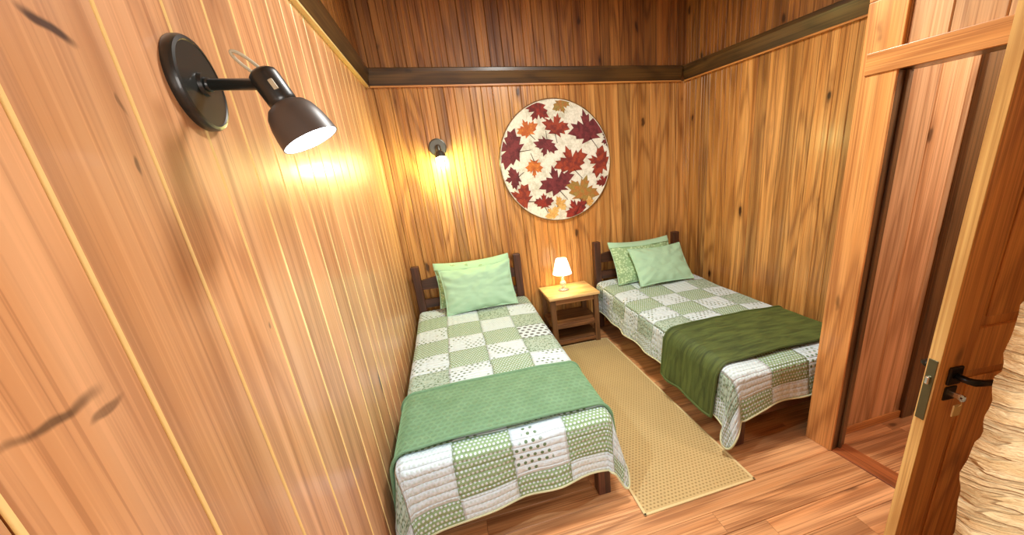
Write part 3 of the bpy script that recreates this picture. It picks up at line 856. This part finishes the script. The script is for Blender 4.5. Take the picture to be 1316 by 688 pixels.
# ------------------------------------------------------------------ round leaf canvas
HALF = [(0, 1.0), (.11, .73), (.23, .78), (.16, .42), (.40, .62), (.45, .50), (.74, .56), (.66, .40), (.92, .24), (.60, .05), (.64, -.10), (.30, -.12), (.42, -.34), (.10, -.24)]
def art():
    cx, cz, RR = 1.538, 1.735, .548
    root = empty('round_wall_art', (cx, 0, cz), 0, 'round white canvas printed with autumn maple leaves on the back wall', 'wall art')
    rim = MB(); rim.lathe([(RR - .006, .001), (RR, .001), (RR + .004, .006), (RR + .004, .030), (RR, .034), (RR - .004, .034), (RR - .006, .030)], 96, Matrix.Rotation(PI / 2, 4, 'X'), cap=False)
    rim.build('rim', wood('canvas_rim_timber', srgb(150, 110, 60), srgb(120, 84, 44), srgb(70, 44, 20), vary=.1, knots=.1), root, smooth=True, sharp=40)
    cv = MB(); cv.lathe([(RR - .004, .002), (RR - .004, .030)], 96, Matrix.Rotation(PI / 2, 4, 'X'), 0)
    data = [(265, 115, 62, 150, 4), (375, 98, 46, 200, 3), (215, 190, 52, 20, 2), (345, 182, 66, -15, 1), (490, 195, 98, 12, 0), (128, 275, 88, 70, 0), (290, 275, 58, 160, 0),
            (230, 370, 58, 175, 2), (400, 345, 88, 18, 1), (535, 360, 74, 75, 1), (130, 410, 52, 100, 0), (325, 438, 90, 15, 0), (552, 455, 40, 20, 4), (450, 490, 88, -20, 3),
            (155, 505, 74, 60, 1), (260, 530, 50, 0, 4), (340, 548, 40, -60, 5), (410, 582, 66, 30, 4), (292, 592, 44, 40, 5), (582, 262, 44, 110, 0), (482, 555, 30, -80, 5)]
    sx = (2.091 - .944) / (787 - 639) / 3.621; sz = (2.26 - 1.207) / 151 / 3.621
    rr = random.Random(5)
    for k, (px, pz, s, rot, mi) in enumerate(data):
        X = (px - 337) * sx; Z = -(pz - 349) * sz; S = s * (sx + sz) / 2 * 1.1; a = math.radians(rot)
        out = HALF + [(-x, y) for (x, y) in reversed(HALF[1:])]
        pts = []
        for (x, y) in out:
            x = x * 1.02 + rr.uniform(-.04, .04); y = y - .28 + rr.uniform(-.04, .04)
            if mi == 2 and s > 55: x *= .72
            qx, qz = X + S * (x * math.cos(a) - y * math.sin(a)), Z + S * (x * math.sin(a) + y * math.cos(a))
            d = math.hypot(qx, qz); lim = RR - .012
            if d > lim: qx *= lim / d; qz *= lim / d
            pts.append((qx, qz))
        yy = -.0305 - .0003 * k
        cv.add([(p[0], yy, p[1]) for p in pts], [tuple(range(len(pts)))], mi + 1)
        # printed stem
        e = Vector((X, Z)) + Matrix.Rotation(a, 2) @ Vector((0, -.45 * S)); e2 = Vector((X, Z)) + Matrix.Rotation(a + .25, 2) @ Vector((0, -1.05 * S))
        if e2.length < RR - .02:
            d = (e2 - e).normalized(); p = Vector((-d.y, d.x)) * .004
            q = [e + p, e - p, e2 - p * .6, e2 + p * .6]
            cv.add([(v.x, yy, v.y) for v in q], [(0, 1, 2, 3)], 7)
    cv.build('canvas', [M['canvas']] + LEAFM, root)
art()

# ------------------------------------------------------------------ wall reading lamps
def reading_lamp(name, label, base, nrm, joint, top, cen, rad, plate_r, body, bulb, wire, shade):
    """base: centre of the plate on the wall; nrm: out of the wall; joint: arm end; top -> cen: the head's axis; rad: rim radius"""
    root = empty(name, base, 0, label, 'lamp', 'wall reading lamps')
    base = Vector(base); nrm = Vector(nrm).normalized(); joint = Vector(joint) - base; top = Vector(top) - base; cen = Vector(cen) - base
    q = nrm.to_track_quat('Z', 'Y').to_matrix().to_4x4()
    p = MB(); R_ = plate_r
    p.lathe([(.0, .0), (R_ * .98, .0), (R_, .003), (R_, .016), (R_ * .97, .021), (R_ * .90, .0225), (R_ * .875, .0205), (.024, .0205), (.022, .028), (.0, .028)], 64, q, cap=False)
    plate = p.build('wall_plate', body, root, smooth=True, sharp=35)
    a = MB(); st = nrm * .024
    a.tube([st, st.lerp(joint, .08), st.lerp(joint, .1), st.lerp(joint, .88), st.lerp(joint, .9), joint], [.0145, .0145, .0118, .0118, .0135, .0135], 18)
    a.build('arm', body, root, smooth=True, sharp=40)
    ax = (cen - top).normalized(); L = (cen - top).length
    h = MB(); qh = Matrix.Translation(top) @ ax.to_track_quat('Z', 'Y').to_matrix().to_4x4(); nr = rad * .47
    h.lathe([(.0, -.002), (nr * .7, -.002), (nr * .95, .004), (nr, .012), (nr, L * .40), (nr * .97, L * .44), (nr * .9, L * .46), (.0, L * .46)], 40, qh, cap=False)
    sh = MB()
    sh.lathe([(nr * .9, L * .445), (rad * .66, L * .50), (rad * .80, L * .58), (rad * .91, L * .72), (rad * .97, L * .86), (rad, L), (rad - .002, L), (rad * .95, L * .86), (rad * .88, L * .72), (rad * .76, L * .59), (rad * .6, L * .52), (.0, L * .49)], 48, qh, cap=False)
    head = h.build('lamp_head', body, root, smooth=True, sharp=50)
    sh.build('lamp_shade', shade, head, smooth=True, sharp=50)
    rl = MB(); rl.lathe([(rad - .0024, L - .0005), (rad * .94, L * .86), (rad * .86, L * .72), (rad * .74, L * .6), (.0, L * .52)], 48, qh, cap=False)
    rl.build('reflector', M['white_in'], head, smooth=True)
    b = MB(); b.lathe([(.0, L * .57), (rad * .3, L * .6), (rad * .62, L * .76), (rad * .82, L * .95), (rad * .72, L * 1.015), (rad * .4, L * 1.05), (.0, L * 1.06)], 32, qh, cap=False)
    b.build('bulb', bulb, head, smooth=True)
    # rocker switch on the neck, on the arm's side
    side = nrm - ax * nrm.dot(ax); side.normalize(); vv = side.cross(ax)
    sw = MB(); Ms = Matrix.Translation(top + ax * L * .25 + (side * .35 - vv * .93).normalized() * (nr - .001)) @ Matrix((( *ax,), ( *side,), ( *vv,))).transposed().to_4x4()
    sw.box((-.011, -.005, -.004), (.011, .005, .004), .002, M=Ms); sw.build('switch', M['cord'] if wire else body, head)
    if wire:
        w = MB(); p0 = joint + ax * -.0 - vv * .0; pts = []
        upv = Vector((0, 0, 1))
        A = joint - (joint - st).normalized() * .012 + upv * .009; Bq = top - ax * .001 + side * .004
        away = -(nrm) * .03 + upv * .045 + Vector((0, -.03, 0))
        for i in range(21):
            u = i / 20; pts.append((1 - u) ** 3 * A + 3 * (1 - u) ** 2 * u * (A + away * 1.3 - nrm * .03) + 3 * (1 - u) * u * u * (Bq + away * 1.0) + u ** 3 * Bq)
        w.tube(pts, .0034, 8); w.build('cord', M['cord'], root, smooth=True)
    return root, base + cen, ax

LN = (1, -.0103, 0)
lampL = reading_lamp('wall_reading_lamp', 'black swivel reading lamp mounted high on the long left wall', (-.0019 + .0103 * -2.715, -2.715, 1.885), LN,
                     (.132, -2.758, 1.875), (.121, -2.757, 1.899), (.184, -2.765, 1.757), .064, .094, M['black'], M['led'], True, M['shadegrey'])
lampB = reading_lamp('wall_reading_lamp', 'small pewter reading lamp glowing on the back wall above the near bed', (.468, 0, 1.925), (0, -1, 0),
                     (.472, -.11, 1.915), (.470, -.115, 1.935), (.480, -.15, 1.83), .045, .075, M['pewter'], M['bulb_b'], False, M['pewter'])

# ------------------------------------------------------------------ lights
def light(name, typ, loc, energy, col, direction=None, **kw):
    l = bpy.data.lights.new(name, typ); l.energy = energy; l.color = col
    for k, v in kw.items(): setattr(l, k, v)
    o = bpy.data.objects.new(name, l); COL.objects.link(o); o.location = loc
    if direction is not None: o.rotation_euler = Vector(direction).to_track_quat('-Z', 'Y').to_euler()
    return o
(_, c1, a1), (_, c2, a2) = lampL, lampB
light('reading_light', 'SPOT', c1 + a1 * .012, 72, (.60, .82, 1.0), (.48, .42, -.77), spot_size=R(140), spot_blend=.9, shadow_soft_size=.03)
light('sconce_light', 'POINT', c2 + a2 * .03, 21, (.96, 1.0, .36), shadow_soft_size=.03)
light('table_light', 'POINT', (1.437, -.245, .524 + .24), 9, (1.0, .66, .28), shadow_soft_size=.04)
light('overhead_fill_light', 'AREA', (1.35, -1.9, 3.05), 70, (1.0, .99, .93), (0, 0, -1), shape='DISK', size=.4)  # unseen overhead lamp, added to brighten beds, floor and right wall
light('rear_fill_light', 'AREA', (1.0, YF + .12, 1.6), 54, (1.0, .96, .90), (.2, 1, -.12), shape='RECTANGLE', size=1.2, size_y=1.1)  # unseen fill added behind the camera for near wall and stone; no window here
light('hall_light', 'POINT', (3.2, -3.3, 2.5), 60, (1.0, .95, .88), shadow_soft_size=.12)

w = bpy.data.worlds.new('world'); scn.world = w; w.use_nodes = True
w.node_tree.nodes['Background'].inputs[0].default_value = (1.0, .9, .78, 1); w.node_tree.nodes['Background'].inputs[1].default_value = .3

# ------------------------------------------------------------------ camera (from the photograph's vanishing points)
f, cx, cy = 502.305, 732.528, 396.3928
rx, ry, rz = .3367, -.0802, .2753
fw = Vector((math.sin(rz) * math.cos(rx), math.cos(rz) * math.cos(rx), -math.sin(rx)))
rt = Vector((math.cos(rz), -math.sin(rz), 0)); up = rt.cross(fw)
r2 = math.cos(ry) * rt + math.sin(ry) * up; u2 = -math.sin(ry) * rt + math.cos(ry) * up
cam = bpy.data.cameras.new('camera'); cam.sensor_fit = 'HORIZONTAL'; cam.sensor_width = 36.0
cam.lens = f / 1316 * 36; cam.shift_x = (658 - cx) / 1316; cam.shift_y = (cy - 344) / 1316; cam.clip_start = .02
co_ = bpy.data.objects.new('camera', cam); COL.objects.link(co_)
mt = Matrix((r2, u2, -fw)).transposed().to_4x4(); mt.translation = (.4588, -3.8856, 1.644); co_.matrix_world = mt
scn.camera = co_
vs_ = scn.view_settings
vs_.view_transform = 'Standard'; vs_.look = 'None'; vs_.gamma = 1.0; vs_.use_curve_mapping = False; vs_.exposure = 0.0
